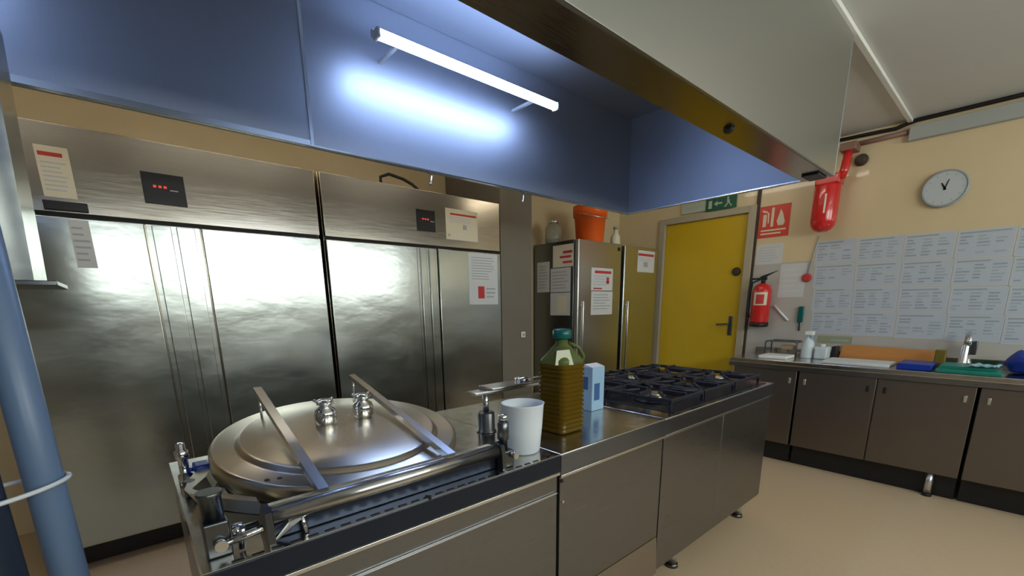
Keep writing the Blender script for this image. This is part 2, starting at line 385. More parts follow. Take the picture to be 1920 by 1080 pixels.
fs = thing('fire_sign', (XW, 1.68, 2.0), 'square red fire extinguisher sign with pale pictogram on the cream wall', 'sign')
onwall(1.535, 1.800, 1.99, 2.275, .0008, .004, B('red_sign')).build('plate', fs)
q = B('paper_old'); X0 = XW-.0042
def pic(pts): q.prism([(X0, y, z) for y, z in pts], (-.001, 0, 0))
pic([(1.765, 2.20), (1.735, 2.20), (1.735, 2.09), (1.765, 2.09)]); pic([(1.775, 2.245), (1.730, 2.225), (1.730, 2.21), (1.775, 2.225)])
pic([(1.728, 2.215), (1.715, 2.215), (1.712, 2.12), (1.722, 2.12)])
pic([(1.695, 2.255), (1.672, 2.255), (1.672, 2.085), (1.695, 2.085)])
pic([(1.63, 2.09), (1.645, 2.13), (1.632, 2.18), (1.618, 2.235), (1.597, 2.195), (1.585, 2.15), (1.575, 2.12), (1.585, 2.09)])
pic([(1.775, 2.062), (1.56, 2.062), (1.56, 2.048), (1.775, 2.048)]); pic([(1.775, 2.032), (1.60, 2.032), (1.60, 2.018), (1.775, 2.018)])
q.build('pictogram', fs)

ck = thing('wall_clock', (XW, .515, 2.2), 'round grey wall clock with a pale face on the cream wall', 'clock')
B('clock_rim').lathe((XW-.001, .515, 2.195), (-1, 0, 0), [(.128, 0), (.131, .012), (.128, .034), (.120, .038), (.116, .030)], 48).build('rim', ck)
B('clock').lathe((XW-.0315, .515, 2.195), (-1, 0, 0), [(.1155, 0), (.1155, .002)], 48).build('face', ck)
X0 = XW-.0337
for i in range(12):
    q = B('ink')
    a = i*math.pi/6; c, s = math.cos(a), math.sin(a)
    P = lambda r, t: (X0, .515-(r*s+t*c), 2.195+(r*c-t*s))
    q.prism([P(.092, -.003), P(.106, -.003), P(.106, .003), P(.092, .003)], (-.0008, 0, 0)).build('hour_mark', ck)
for L, wd, ang in ((.045, .007, -28), (.062, .005, 16)):
    a = R(ang); c, s = math.cos(a), math.sin(a); q = B('black')
    P = lambda r, t: (XW-.0347, .515-(r*s+t*c), 2.195+(r*c-t*s))
    q.prism([P(-.012, -wd), P(L, -wd*.5), P(L, wd*.5), P(-.012, wd)], (-.001, 0, 0)).build('hand', ck)

# automatic red extinguishing cylinder with pipe
rc = thing('extinguishing_cylinder', (XW-.13, 1.22, 1.98), 'round-bottomed red cylinder hung high on the wall under a red pipe', 'fire extinguisher')
cx, cy = XW-.13, 1.235
prof = [(.0, 0), (.035, .006), (.065, .022), (.085, .05), (.094, .09), (.094, .36), (.090, .375), (.0, .378)]
B('red').lathe((cx, cy, 1.965), (0, 0, 1), prof[1:-1], 32).build('tank', rc)
B('red').box(cx-.05, XW-.03, cy-.088, cy+.088, 2.3405, 2.42, .012).build('head', rc)
B('red').path([(cx, cy-.085, 2.38), (cx, cy-.10, 2.44), (cx+.01, cy-.105, 2.52), (cx+.02, cy-.105, 2.58)], .032, 14).build('pipe', rc)
B('conduit_red').box(cx-.02, XW-.0008, cy-.16, cy-.05, 2.58, 2.64, .008).build('bracket', rc)
B('dark_trim').lathe((XW-.0008, 1.055, 2.515), (-1, 0, 0), [(.045, 0), (.045, .02), (.025, .05), (.025, .07)], 20).build('outlet', rc)
B('paper').lathe((cx, cy, 2.10), (0, 0, 1), [(.0955, 0), (.0955, .0)], 32, False) if False else None
st = MB().m('paper_old')
for i in range(3):
    a0 = R(205-i*9); a1 = R(197-i*9)
    for z0, z1 in ((2.11, 2.26),):
        st.prism([(cx+.0945*math.cos(a0), cy+.0945*math.sin(a0), z0), (cx+.0945*math.cos(a1), cy+.0945*math.sin(a1), z0), (cx+.0945*math.cos(a1), cy+.0945*math.sin(a1), z1), (cx+.0945*math.cos(a0), cy+.0945*math.sin(a0), z1)], (-.001, 0, 0)) if i == 1 else None
st.build('sticker', rc)
# pull cord and its round red knob
pl = thing('pull_station', (XW, 1.335, 1.6), 'thin cord ending in a small red round button left of the timetable sheets', 'alarm button')
B('ink').path([(XW-.02, 1.27, 1.955), (XW-.012, 1.295, 1.86), (XW-.009, 1.32, 1.70), (XW-.009, 1.33, 1.625)], .005, 8).build('cord', pl)
B('ink_red').lathe((XW-.0006, 1.335, 1.60), (-1, 0, 0), [(.037, 0), (.037, .02), (.025, .028)], 22).build('button', pl)

# fire extinguisher
fe = thing('fire_extinguisher', (XW-.1, 1.665, 1.16), 'red hand fire extinguisher hanging beside the door', 'fire extinguisher')
cx, cy = XW-.10, 1.668
B('red').lathe((cx, cy, 1.195), (0, 0, 1), [(.076, 0), (.080, .006), (.080, .30), (.066, .345), (.03, .37)], 32).build('tank', fe)
B('black').lathe((cx, cy, 1.155), (0, 0, 1), [(.074, 0), (.083, .008), (.083, .039), (.08, .0395)], 32).build('base_ring', fe)
v = B('black').tube((cx, cy, 1.5652), (cx, cy, 1.60), .02).box(cx-.014, cx+.014, cy-.03, cy+.03, 1.595, 1.625, .004)
v.hexa([(cx-.01, cy-.03, 1.628), (cx+.01, cy-.03, 1.628), (cx+.01, cy+.02, 1.615), (cx-.01, cy+.02, 1.615), (cx-.01, cy-.12, 1.675), (cx+.01, cy-.12, 1.675), (cx+.01, cy+.02, 1.63), (cx-.01, cy+.02, 1.63)])
v.box(cx-.01, cx+.01, cy+.03, cy+.10, 1.60, 1.615, .003)
v.build('valve', fe)
B('black').path([(cx, cy+.03, 1.60), (cx-.02, cy+.09, 1.57), (cx-.02, cy+.108, 1.45), (cx-.02, cy+.105, 1.30), (cx-.02, cy+.09, 1.24)], .010).build('hose', fe)
lb = MB().m('paper_old')
for a0, a1, z0, z1, mm in ((150, 235, 1.36, 1.48, 'paper_old'), (165, 215, 1.37, 1.46, 'ink_red')):
    lb.m(mm); k = 10; rr = .0808 if mm == 'paper_old' else .0814
    for i in range(k):
        a, b = R(a0+(a1-a0)*i/k), R(a0+(a1-a0)*(i+1)/k)
        f = lb.bm.faces.new([lb.bm.verts.new((cx+rr*math.cos(t), cy+rr*math.sin(t), z)) for t, z in ((a, z0), (b, z0), (b, z1), (a, z1))]); f.material_index = lb.cur
lb.build('label_band', fe)
B('steel_dark').box(cx+.07, XW-.0008, cy-.03, cy+.03, 1.50, 1.54, .003).build('bracket', fe)
B('white').path([(XW-.02, 1.575, 1.355), (XW-.022, 1.44, 1.215)], .010).build('white_rod', None, 'short white stick leaning on the wall right of the extinguisher', 'stick', base=(XW-.02, 1.5, 1.215))
tb = B('teal').box(XW-.03, XW-.003, 1.322, 1.365, 1.20, 1.345, .006); tb.m('steel_dark').box(XW-.02, XW-.008, 1.335, 1.35, 1.12, 1.198, .003)
tb.build('brush', None, 'small teal brush hanging on the wall above the spray bottle', 'brush', base=(XW, 1.34, 1.12))

# sheets on the wall
sheet('paper_notice', 'pale sheet on the wall right above the fire extinguisher', (XW, 1.795, 1.745), UW, VF, NW, .235, .185, text_lines(6, .1, .9, 21, 'ink_light'), 'paper_grey')
sheet('paper_notice', 'large pale sheet right of the fire extinguisher top', (XW, 1.563, 1.43), UW, VF, NW, .215, .305, text_lines(5, .1, .9, 22, 'paper'), 'paper_grey')
sheet('paper_notice', 'greenish strip of paper low on the wall above the cutting boards', (XW, 1.19, 1.018), UW, VF, NW, .26, .065, [(.4, .9, .3, .55, 'ink')], 'sponge')
names_r = ['top row', 'second row', 'third row', 'bottom row']; names_c = ['first column', 'second column', 'third column', 'fourth column', 'fifth column']
for r in range(4):
    for c in range(5):
        rr = random.Random(100+r*10+c); L = [(0, 1, .965, 1, 'sheet_edge'), (0, 1, 0, .03, 'sheet_edge'), (0, .025, .03, .965, 'sheet_edge'), (.975, 1, .03, .965, 'sheet_edge'), (.04, .62+.3*rr.random(), .88, .93, 'sheet_ink')]
        for k in range(3):
            xa = .06+k*.31
            for j in range(6):
                if rr.random() < .82:
                    y = .74-j*.115
                    L.append((xa, xa+.10+.16*rr.random(), y, y+.055, 'sheet_pale' if rr.random() < .6 else 'sheet_ink'))
        y0 = 1.293-c*.299-r*.012; z1 = 1.908-r*.2025-(c*.008)
        sheet('menu_sheet', 'printed timetable sheet, %s and %s from the left of the wall grid' % (names_r[r], names_c[c]),
              (XW, y0, z1-.198), UW, VF, NW, .295, .198, L, 'sheet', 'timetable', 'timetable sheets taped to the wall')
# cable along the wall top, grey trunking, brownish pipe
B('cable').path([(XW-.02, 1.30, 2.705), (XW-.02, .95, 2.695), (XW-.02, .86, 2.69), (XW-.02, .80, 2.705), (XW-.02, .74, 2.716), (XW-.02, .3, 2.716), (XW-.02, -.6, 2.716)], .014).build('cable', None, 'black cable running along the top of the right wall', 'cable', base=(XW-.02, .3, 2.7))
B('conduit_red').path([(XW-.02, 1.17, 2.64), (XW-.02, .79, 2.645)], .018, 12).build('pipe', None, 'short brownish pipe on the wall under the black cable', 'pipe', base=(XW-.02, 1, 2.64))
B('grey').box(XW-.045, XW-.0005, -.9, .775, 2.575, 2.675, .004).build('cable_trunking', None, 'grey box trunking along the wall above the clock', 'trunking', base=(XW, .1, 2.58))

# ------------------------------------------------------------------ right-hand worktop and cabinets
XC = 4.165
wt = thing('worktop', (4.45, .6, .86), 'long steel worktop along the right wall under the timetable sheets', 'worktop')
B('steel_top').box(XC-.022, XW-.0015, -.98, 1.70, .862, .90, .006).build('top', wt)
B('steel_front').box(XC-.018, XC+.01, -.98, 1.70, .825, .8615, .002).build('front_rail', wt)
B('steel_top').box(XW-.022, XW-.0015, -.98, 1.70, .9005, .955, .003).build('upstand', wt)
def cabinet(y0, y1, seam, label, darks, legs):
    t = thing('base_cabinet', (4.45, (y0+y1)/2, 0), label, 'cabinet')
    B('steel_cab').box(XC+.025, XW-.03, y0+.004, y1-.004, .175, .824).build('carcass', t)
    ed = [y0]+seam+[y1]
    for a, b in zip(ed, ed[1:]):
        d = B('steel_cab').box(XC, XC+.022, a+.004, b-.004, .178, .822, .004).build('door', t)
        for hy in (a+.05, b-.05):
            k = any(abs(hy-q) < .02 for q in darks)
            B('black' if k else 'alu').box(XC-.012, XC-.0005, hy-.009, hy+.009, .715, .76, .004).build('pull', d)
    B('black').box(XC+.075, XC+.09, y0+.006, y1-.006, .0005, .1745).build('plinth_or_shade_board', t)  # added black board standing in for the shade under the cabinet
    for ly, lx in legs:
        B('alu').tube((lx, ly, .02), (lx, ly, .175), .022).m('black').lathe((lx, ly, 0), (0, 0, 1), [(.03, 0), (.026, .0195)], 20).build('leg', t)
    return t
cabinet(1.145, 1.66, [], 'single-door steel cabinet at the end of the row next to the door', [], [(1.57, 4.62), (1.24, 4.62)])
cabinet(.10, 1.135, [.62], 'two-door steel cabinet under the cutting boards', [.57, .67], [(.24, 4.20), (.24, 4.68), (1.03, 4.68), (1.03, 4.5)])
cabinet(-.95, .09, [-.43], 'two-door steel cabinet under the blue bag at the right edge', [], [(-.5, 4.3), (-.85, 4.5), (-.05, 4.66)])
Z = .9004
# things on it, from the door to the right
rk = thing('dish_rack', (4.55, 1.40, Z), 'small dark wire rack with brown bits, leftmost on the right worktop', 'rack')
q = MB().m('steel_dark')
for x in (4.50, 4.66):
    q.path([(x, 1.53, Z+.004), (x, 1.53, Z+.12), (x, 1.51, Z+.135), (x, 1.29, Z+.135), (x, 1.27, Z+.12), (x, 1.27, Z+.004)], .007, 8)
for y in (1.53, 1.45, 1.35, 1.27): q.path([(4.50, y, Z+.05), (4.66, y, Z+.05)], .004, 6)
q.path([(4.50, 1.53, Z+.13), (4.66, 1.53, Z+.13)], .006, 6).path([(4.50, 1.27, Z+.13), (4.66, 1.27, Z+.13)], .006, 6)
q.build('frame', rk)
B('food_brown').box(4.52, 4.64, 1.30, 1.41, Z+.056, Z+.10, .012).build('bread', None, 'brown lump lying inside the dark wire rack', 'food', base=(4.58, 1.36, Z+.055))
B('white').box(4.24, 4.46, 1.265, 1.49, Z, Z+.028, .008).build('tray', None, 'flat white tray in front of the dark wire rack', 'tray', base=(4.35, 1.38, Z))
sb = thing('spray_bottle', (4.5, 1.19, Z), 'white spray bottle with blue trigger on the right worktop', 'bottle')
B('bottle_white').lathe((4.50, 1.185, Z), (0, 0, 1), [(.042, 0), (.047, .008), (.047, .13), (.03, .165), (.017, .18), (.017, .20)], 24).build('flask', sb)
q = B('white').box(4.465, 4.525, 1.150, 1.212, Z+.2005, Z+.235, .006)
q.m('carton').box(4.48, 4.50, 1.155, 1.175, Z+.15, Z+.2, .004)
q.build('trigger', sb)
cn = thing('canister', (4.52, 1.08, Z), 'squat white canister right of the spray bottle', 'canister')
B('bottle_white').box(4.46, 4.58, 1.03, 1.125, Z, Z+.105, .014).build('can', cn)
B('white').tube((4.52, 1.08, Z+.1055), (4.52, 1.08, Z+.125), .02).build('cap', cn)
B('black').box(4.58, 4.68, .990, 1.028, Z, Z+.105, .006).build('knife_block', None, 'small black block between the canister and the wooden board', 'block', base=(4.65, 1, Z))
B('wood').hexa([(4.64, .36, Z), (4.67, .36, Z), (4.67, .98, Z), (4.64, .98, Z), (4.71, .36, Z+.10), (4.74, .36, Z+.10), (4.74, .98, Z+.115), (4.71, .98, Z+.115)]).build('wooden_board', None, 'long orange-brown wooden board leaning against the wall', 'cutting board', base=(4.68, .66, Z))
B('wood').box(4.55, 4.63, .42, .93, Z, Z+.03, .004).build('rolling_plank', None, 'narrow wooden plank lying in front of the leaning board', 'plank', base=(4.59, .66, Z))
B('paper').box(4.20, 4.50, .575, 1.00, Z, Z+.022, .006).build('cutting_board', None, 'white cutting board lying flat on the right worktop', 'cutting board', base=(4.35, .8, Z))
B('blue').box(4.20, 4.48, .345, .535, Z, Z+.042, .006).build('cutting_board', None, 'thick blue cutting board between the white and green ones', 'cutting board', base=(4.35, .44, Z))
ol = B('olive').box(4.51, 4.58, .31, .37, Z, Z+.125, .006); ol.build('sponge_box', None, 'upright olive-yellow box at the end of the wooden boards', 'box', base=(4.54, .34, Z))
B('teal_board').box(4.16, 4.46, .01, .325, Z, Z+.024, .006).build('cutting_board', None, 'green cutting board at the right end of the worktop, lower one', 'cutting board', base=(4.3, .16, Z))
B('teal_board').hexa([(4.22, .04, Z+.0245), (4.48, .04, Z+.0245), (4.48, .31, Z+.0245), (4.22, .31, Z+.0245), (4.22, .04, Z+.044), (4.48, .04, Z+.044), (4.48, .31, Z+.044), (4.22, .31, Z+.044)]).build('cutting_board', None, 'green cutting board lying on top of the other green one', 'cutting board', base=(4.35, .17, Z+.024))
q = B('blue_cloth'); n = 10
for i in range(n):
    for j in range(n):
        pass
gv = [[q.bm.verts.new((4.20+.13*i/n, .05+.13*j/n-.03*i/n, Z+.060+.006*math.sin(i*.9)*math.cos(j*.8)+.004*math.sin(j*1.7))) for j in range(n+1)] for i in range(n+1)]
gl = [[q.bm.verts.new((v.co.x, v.co.y, v.co.z-.005)) for v in row] for row in gv]
for i in range(n):
    for j in range(n):
        f = q.bm.faces.new([gv[i][j], gv[i+1][j], gv[i+1][j+1], gv[i][j+1]]); f.smooth = True
        f = q.bm.faces.new([gl[i][j+1], gl[i+1][j+1], gl[i+1][j], gl[i][j]]); f.smooth = True
for k in range(n):
    for a, b, c, d in ((gv[k][0], gl[k][0], gl[k+1][0], gv[k+1][0]), (gv[k][n], gv[k+1][n], gl[k+1][n], gl[k][n]), (gv[0][k], gv[0][k+1], gl[0][k+1], gl[0][k]), (gv[n][k], gl[n][k], gl[n][k+1], gv[n][k+1])):
        q.bm.faces.new([a, b, c, d])
q.build('dishcloth', None, 'crumpled pale blue cloth on the green cutting boards', 'cloth', base=(4.26, .1, Z+.044))
fa = thing('faucet', (4.66, .225, Z), 'grey swan-neck tap standing on the right worktop', 'tap')
B('edge_steel').lathe((4.66, .225, Z), (0, 0, 1), [(.04, 0), (.04, .015), (.026, .03), (.026, .15), (.022, .16)], 24).build('base', fa)
B('edge_steel').path([(4.66, .225, Z+.14), (4.66, .225, Z+.20), (4.65, .222, Z+.235), (4.62, .217, Z+.245), (4.58, .212, Z+.235), (4.555, .208, Z+.20), (4.553, .208, Z+.17)], .015, 12).build('spout', fa)
B('steel_dark').box(4.645, 4.675, .165, .20, Z+.09, Z+.19, .006).build('lever', fa)
bg = B('blue'); n = 14
bg.sphere((4.45, -.10, Z+.075), .12, (1.1, 1.0, .62)); 
for v in bg.bm.verts:
    d = .012*math.sin(v.co.x*70)+.010*math.cos(v.co.y*83+v.co.z*40); v.co.z += d; v.co.x += d*.5
    v.co.z = max(v.co.z, Z+.001)
bg.build('plastic_bag', None, 'crumpled blue plastic bag at the right edge of the worktop', 'bag', base=(4.45, -.1, Z))

# ------------------------------------------------------------------ cooking island
YI, YK = .94, 1.76        # front and back faces
X0, X1, X2, X3 = .035, 1.03, 1.705, 2.97
ZL = .825                 # underside of the rim band
def module(t, a, b, top='steel_top', band='steel_front', zband=ZL, hole=None):
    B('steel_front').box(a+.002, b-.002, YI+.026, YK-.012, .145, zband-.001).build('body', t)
    if hole:
        hx, hy, hr = hole; q = MB().m(top); n = 48
        ring = [(hx+hr*math.cos(2*math.pi*i/n), hy+hr*math.sin(2*math.pi*i/n)) for i in range(n)]
        def edge(c, s):
            k = min([(b-.001-hx)/c if c > 1e-6 else 9, (a+.001-hx)/c if c < -1e-6 else 9, (YK-hy)/s if s > 1e-6 else 9, (YI-hy)/s if s < -1e-6 else 9]); return hx+c*k, hy+s*k
        dirs = sorted({round(2*math.pi*i/n, 6) for i in range(n)} | {round(math.atan2(y-hy, x-hx) % (2*math.pi), 6) for x in (a+.001, b-.001) for y in (YI, YK)})
        for z0, z1 in ((zband, .90),):
            o1 = [q.bm.verts.new((*edge(math.cos(d), math.sin(d)), z1)) for d in dirs]; o0 = [q.bm.verts.new((v.co.x, v.co.y, z0)) for v in o1]
            i1 = [q.bm.verts.new((hx+hr*math.cos(d), hy+hr*math.sin(d), z1)) for d in dirs]; i0 = [q.bm.verts.new((v.co.x, v.co.y, z0)) for v in i1]
            m_ = len(dirs)
            for k in range(m_):
                j = (k+1) % m_
                for fv in ((o1[k], o1[j], i1[j], i1[k]), (o0[j], o0[k], i0[k], i0[j]), (i1[k], i1[j], i0[j], i0[k]), (o1[j], o1[k], o0[k], o0[j])): q.bm.faces.new(fv).material_index = q.cur
        q.build('top', t)
    else:
        B(top).box(a+.001, b-.001, YI, YK, zband, .90, .004).build('top', t)
    # bright folded lower edge of the rim
    B('edge_steel').box(a+.003, b-.003, YI-.003, YI+.012, zband-.012, zband-.0008, .002).build('rim_edge', t)
def feet(t, xs, ys=(YI+.09, YK-.09)):
    for x in xs:
        for y in ys:
            B('alu').tube((x, y, .02), (x, y, .1445), .024).m('steel_dark').lathe((x, y, 0), (0, 0, 1), [(.034, 0), (.03, .0195)], 20).build('foot', t)

# -- boiling pan unit
bp = thing('boiling_pan_unit', (.53, 1.35, 0), 'island unit with the big round boiling pan and its steel lid', 'cooker')
module(bp, X0, X1, hole=(.472, 1.372, .335), zband=.838)
B('steel_front').box(X0+.006, X1-.006, YI+.008, YI+.025, .765, .8245, .002).build('fascia', bp)
d = B('steel_front').box(X0+.02, X1-.012, YI+.002, YI+.0255, .16, .762, .004).build('door', bp)
B('edge_steel').box(X0+.02, X1-.012, YI-.001, YI+.02, .7622, .7648).build('door_edge', d)
feet(bp, (X0+.1, X1-.1))
B('rim_dark').box(X0+.001, X1-.001, YI-.004, YI-.0005, .8405, .8965, .001).build('rim_band', bp)
# dark control strip and slots along the front rim
q = B('black')
for i in range(26):
    x = X0+.05+i*.036
    q.box(x, x+.022, YI+.006, YI+.014, .8995, .9012)
q.box(.525, .533, YI-.001, YI+.02, .838, .9015)
q.build('vent_slot', bp)
# pan and its rim
LS = .13; LC = Vector((.474, 1.377)); LR = .362
def lidz(y): return .95+LS*(y-1.0)
ang = math.atan(LS); ln = Vector((0, -math.sin(ang), math.cos(ang)))
c0 = Vector((LC.x, LC.y, lidz(LC.y)))
B('cream_pan').lathe((LC.x, LC.y, .48), (0, 0, 1), [(.20, 0), (.30, .02), (.322, .10), (.322, .405), (.3335, .412), (.3335, .418), (.330, .424), (.318, .424), (.30, .12), (.25, .04), (.05, .035)], 56).build('pan', bp)
q = B('cream_pan')
outer = [(.150, 1.560), (.098, 1.500), (.062, 1.400), (.046, 1.325), (.052, 1.290), (.085, 1.235), (.130, 1.170), (.170, 1.120)]
inner = [(.175, 1.540), (.135, 1.470), (.112, 1.395), (.075, 1.322), (.080, 1.300), (.118, 1.260), (.150, 1.200), (.185, 1.150)]
ra = [q.bm.verts.new((x+.020, y, .902)) for x, y in outer]; rb = [q.bm.verts.new((x, y, .944)) for x, y in outer]
rc_ = [q.bm.verts.new((x-.012, y, .944)) for x, y in inner]; rd = [q.bm.verts.new((x, y, .902)) for x, y in inner]
for k in range(len(outer)-1):
    for a_, b_ in ((ra, rb), (rb, rc_), (rc_, rd), (rd, ra)):
        f = q.bm.faces.new([a_[k], a_[k+1], b_[k+1], b_[k]])
for k in (0, -1): q.bm.faces.new([ra[k], rb[k], rc_[k], rd[k]])
q.build('pouring_lip', bp)
lid = B('steel_lid').lathe(c0-ln*.046, ln, [(.345, -.008), (.358, -.007), (.362, 0), (LR, .036), (.358, .043), (.35, .046), (.302, .047), (.296, .051), (.289, .060), (.281, .063), (.15, .069), (.02, .071)], 72).build('lid', bp)
B('steel_dark').lathe(c0-ln*.068, ln, [(.338, 0), (.338, .0138)], 56).build('lid_seal', lid)
def onlid(x, y, h=.071): return Vector((x, y, lidz(y)))+ln*(h-.046+.0)
for x, y in ((.437, 1.420), (.562, 1.424)):
    p = onlid(x, y, .070)
    q = B('chrome').lathe(p, ln, [(.030, 0), (.032, .004), (.034, .012), (.034, .034), (.030, .046), (.018, .054), (.018, .060), (.026, .064), (.026, .074), (.012, .080)], 28)
    for k in range(3):
        a = k*2.094+.5
        q.tube(p+ln*.07+Vector((math.cos(a)*.02, math.sin(a)*.02, 0)), p+ln*.078+Vector((math.cos(a)*.034, math.sin(a)*.034, 0)), .005, 8)
    q.build('vent_valve', lid)
for x in (.205, .232):
    p = onlid(x, 1.17-.24*(x-.205), .0465); B('black').lathe(p, ln, [(.006, 0), (.006, .0012)], 12).build('rivet', lid)
B('rim_dark').box(.170, .79, .988, 1.006, .9005, .938, .003).build('hinge_cover', bp)
# hinge tube and the two balance arms over the lid
YH = .985
B('edge_steel').tube((.17, YH, .957), (.79, YH, .957), .021, 28).build('hinge_tube', bp)
B('edge_steel').box(.17, .79, YH+.018, YH+.040, .958, .972, .003).build('hinge_plate', bp)
for x, y1, z1 in ((.286, 1.575, 1.137), (.640, 1.70, 1.125)):
    a = Vector((x, 1.0, .972)); b = Vector((x, y1, z1)); u = (b-a).normalized(); n_ = Vector((0, -u.z, u.y))
    q = B('edge_steel')
    w2, h2 = .012, .011
    q.hexa([a+Vector((-w2, 0, 0))-n_*h2, a+Vector((w2, 0, 0))-n_*h2, a+Vector((w2, 0, 0))+n_*h2, a+Vector((-w2, 0, 0))+n_*h2,
            b+Vector((-w2, 0, 0))-n_*h2*.7, b+Vector((w2, 0, 0))-n_*h2*.7, b+Vector((w2, 0, 0))+n_*h2*.7, b+Vector((-w2, 0, 0))+n_*h2*.7])
    q.build('balance_arm', bp)
    yb = y1-.01; q = B('edge_steel').tube((x, yb, lidz(yb)+.001), (x, yb, z1-.006), .004, 10); q.build('arm_stay', bp)
# brackets at both ends of the hinge tube
def bracket(x0, x1, fl):
    q = B('steel_dark')
    q.prism([(x0, .955, .9005), (x0, 1.045, .9005), (x0, 1.02, .955), (x0, .99, .985), (x0, .96, .975)], (x1-x0, 0, 0))
    return q
bracket(.155, .168, 0).build('hinge_bracket', bp); bracket(.792, .805, 0).build('hinge_bracket', bp)
# left front clamp: block, chrome bolt heads and wing lever
q = B('steel_dark').box(.050, .095, .985, 1.035, .9005, .975, .004).lathe((.072, 1.01, .9752), (0, 0, 1), [(.020, 0), (.020, .05), (.023, .053), (.023, .06)], 20)
q.build('clamp_post', bp)
q = B('chrome').lathe((.098, 1.0, .94), (1, 0, 0), [(.016, 0), (.016, .02), (.010, .022), (.010, .05)], 16).tube((.088, .978, .93), (.15, .965, .945), .008, 10).tube((.11, .99, .905), (.115, .975, .955), .006, 10).lathe((.075, .984, .93), (0, -1, 0), [(.012, 0), (.012, .015)], 12)
q.build('clamp_screw', bp)
q = B('edge_steel').prism([(.155, .958, .903), (.155, .97, .903), (.215, .985, .945), (.225, .985, .945), (.225, .975, .935)], (0, -.003, 0)); q.build('gusset', bp)
q = B('chrome').tube((.232, .972, .9005), (.228, .982, .945), .006, 10); q.build('stop_pin', bp)
# right front clamp
q = B('steel_dark').box(.800, .845, .965, 1.015, .9005, .955, .004).lathe((.823, .99, .9552), (0, 0, 1), [(.014, 0), (.014, .03), (.018, .033), (.018, .085), (.012, .09)], 18)
q.build('clamp_post', bp)
B('chrome').lathe((.823, .99, 1.0455), (0, 0, 1), [(.012, 0), (.015, .006), (.015, .018), (.006, .022)], 16).build('clamp_screw', bp)
B('chrome').lathe((.838, .9645, .94), (0, -1, 0), [(.010, 0), (.010, .02)], 12).build('clamp_bolt', bp)
# left rear filling post
q = B('chrome').lathe((.062, 1.50, .9005), (0, 0, 1), [(.018, 0), (.018, .03), (.012, .034), (.012, .075), (.017, .08), (.017, .10), (.011, .104), (.011, .12), (.006, .124)], 18)
q.build('filling_post', bp)
B('blue').box(.082, .125, 1.47, 1.53, .9285, .955, .008).tube((.073, 1.5, .94), (.0825, 1.5, .94), .006, 10).build('valve_handle', bp)
B('steel_dark').tube((.062, 1.39, .9005), (.062, 1.39, .945), .014).tube((.062, 1.39, .93), (.062, 1.487, .93), .008).build('valve_body', bp)

# water mixer on the island behind the pan
mx = thing('water_mixer', (1.02, 1.36, .9), 'chrome water tap with a flat swivel spout on the island beside the pan', 'tap')
B('steel_dark').lathe((1.02, 1.33, .9006), (0, 0, 1), [(.040, 0), (.040, .004), (.034, .008), (.034, .075), (.028, .082)], 28).build('valve_body', mx)
B('edge_steel').tube((1.02, 1.33, .984), (1.02, 1.33, 1.055), .012, 16).build('stem', mx)
q = B('edge_steel').box(.95, 1.38, 1.30, 1.36, 1.0555, 1.068, .004).box(1.02, 1.23, 1.285, 1.375, 1.0685, 1.08, .004)
q.build('spout', mx)
B('chrome').lathe((1.22, 1.33, 1.0805), (0, 0, 1), [(.035, 0), (.035, .012), (.02, .018)], 20).box(1.21, 1.31, 1.322, 1.338, 1.084, 1.092, .003).build('handle', mx)
B('chrome').tube((1.36, 1.33, 1.0554), (1.36, 1.33, 1.01), .013, 14).build('nozzle', mx)

# -- plain unit in the middle
wu = thing('worktop_unit', (1.37, 1.35, 0), 'plain steel island unit under the oil bottle', 'cabinet')
module(wu, X1, X2)
B('rim_steel').box(X1+.001, X2-.0005, YI-.004, YI-.0005, ZL+.002, .8955, .001).build('rim_band', wu)
B('steel_front').box(X1+.006, X2-.004, YI+.006, YI+.0255, .335, ZL-.013, .003).build('front_panel', wu)
B('black').lathe((X1+.012, YI+.005, .80), (0, -1, 0), [(.007, 0), (.007, .004)], 12).build('screw', wu)
B('edge_steel').lathe((X1+.02, YI+.005, .72), (0, -1, 0), [(.005, 0), (.005, .003)], 12).build('screw', wu)
B('kick').hexa([(X1+.006, YI-.004, .15), (X2-.004, YI-.004, .15), (X2-.004, YI+.0255, .15), (X1+.006, YI+.0255, .15), (X1+.006, YI+.006, .333), (X2-.004, YI+.006, .333), (X2-.004, YI+.0255, .333), (X1+.006, YI+.0255, .333)]).build('kick_panel', wu)
feet(wu, (X1+.1, X2-.1))

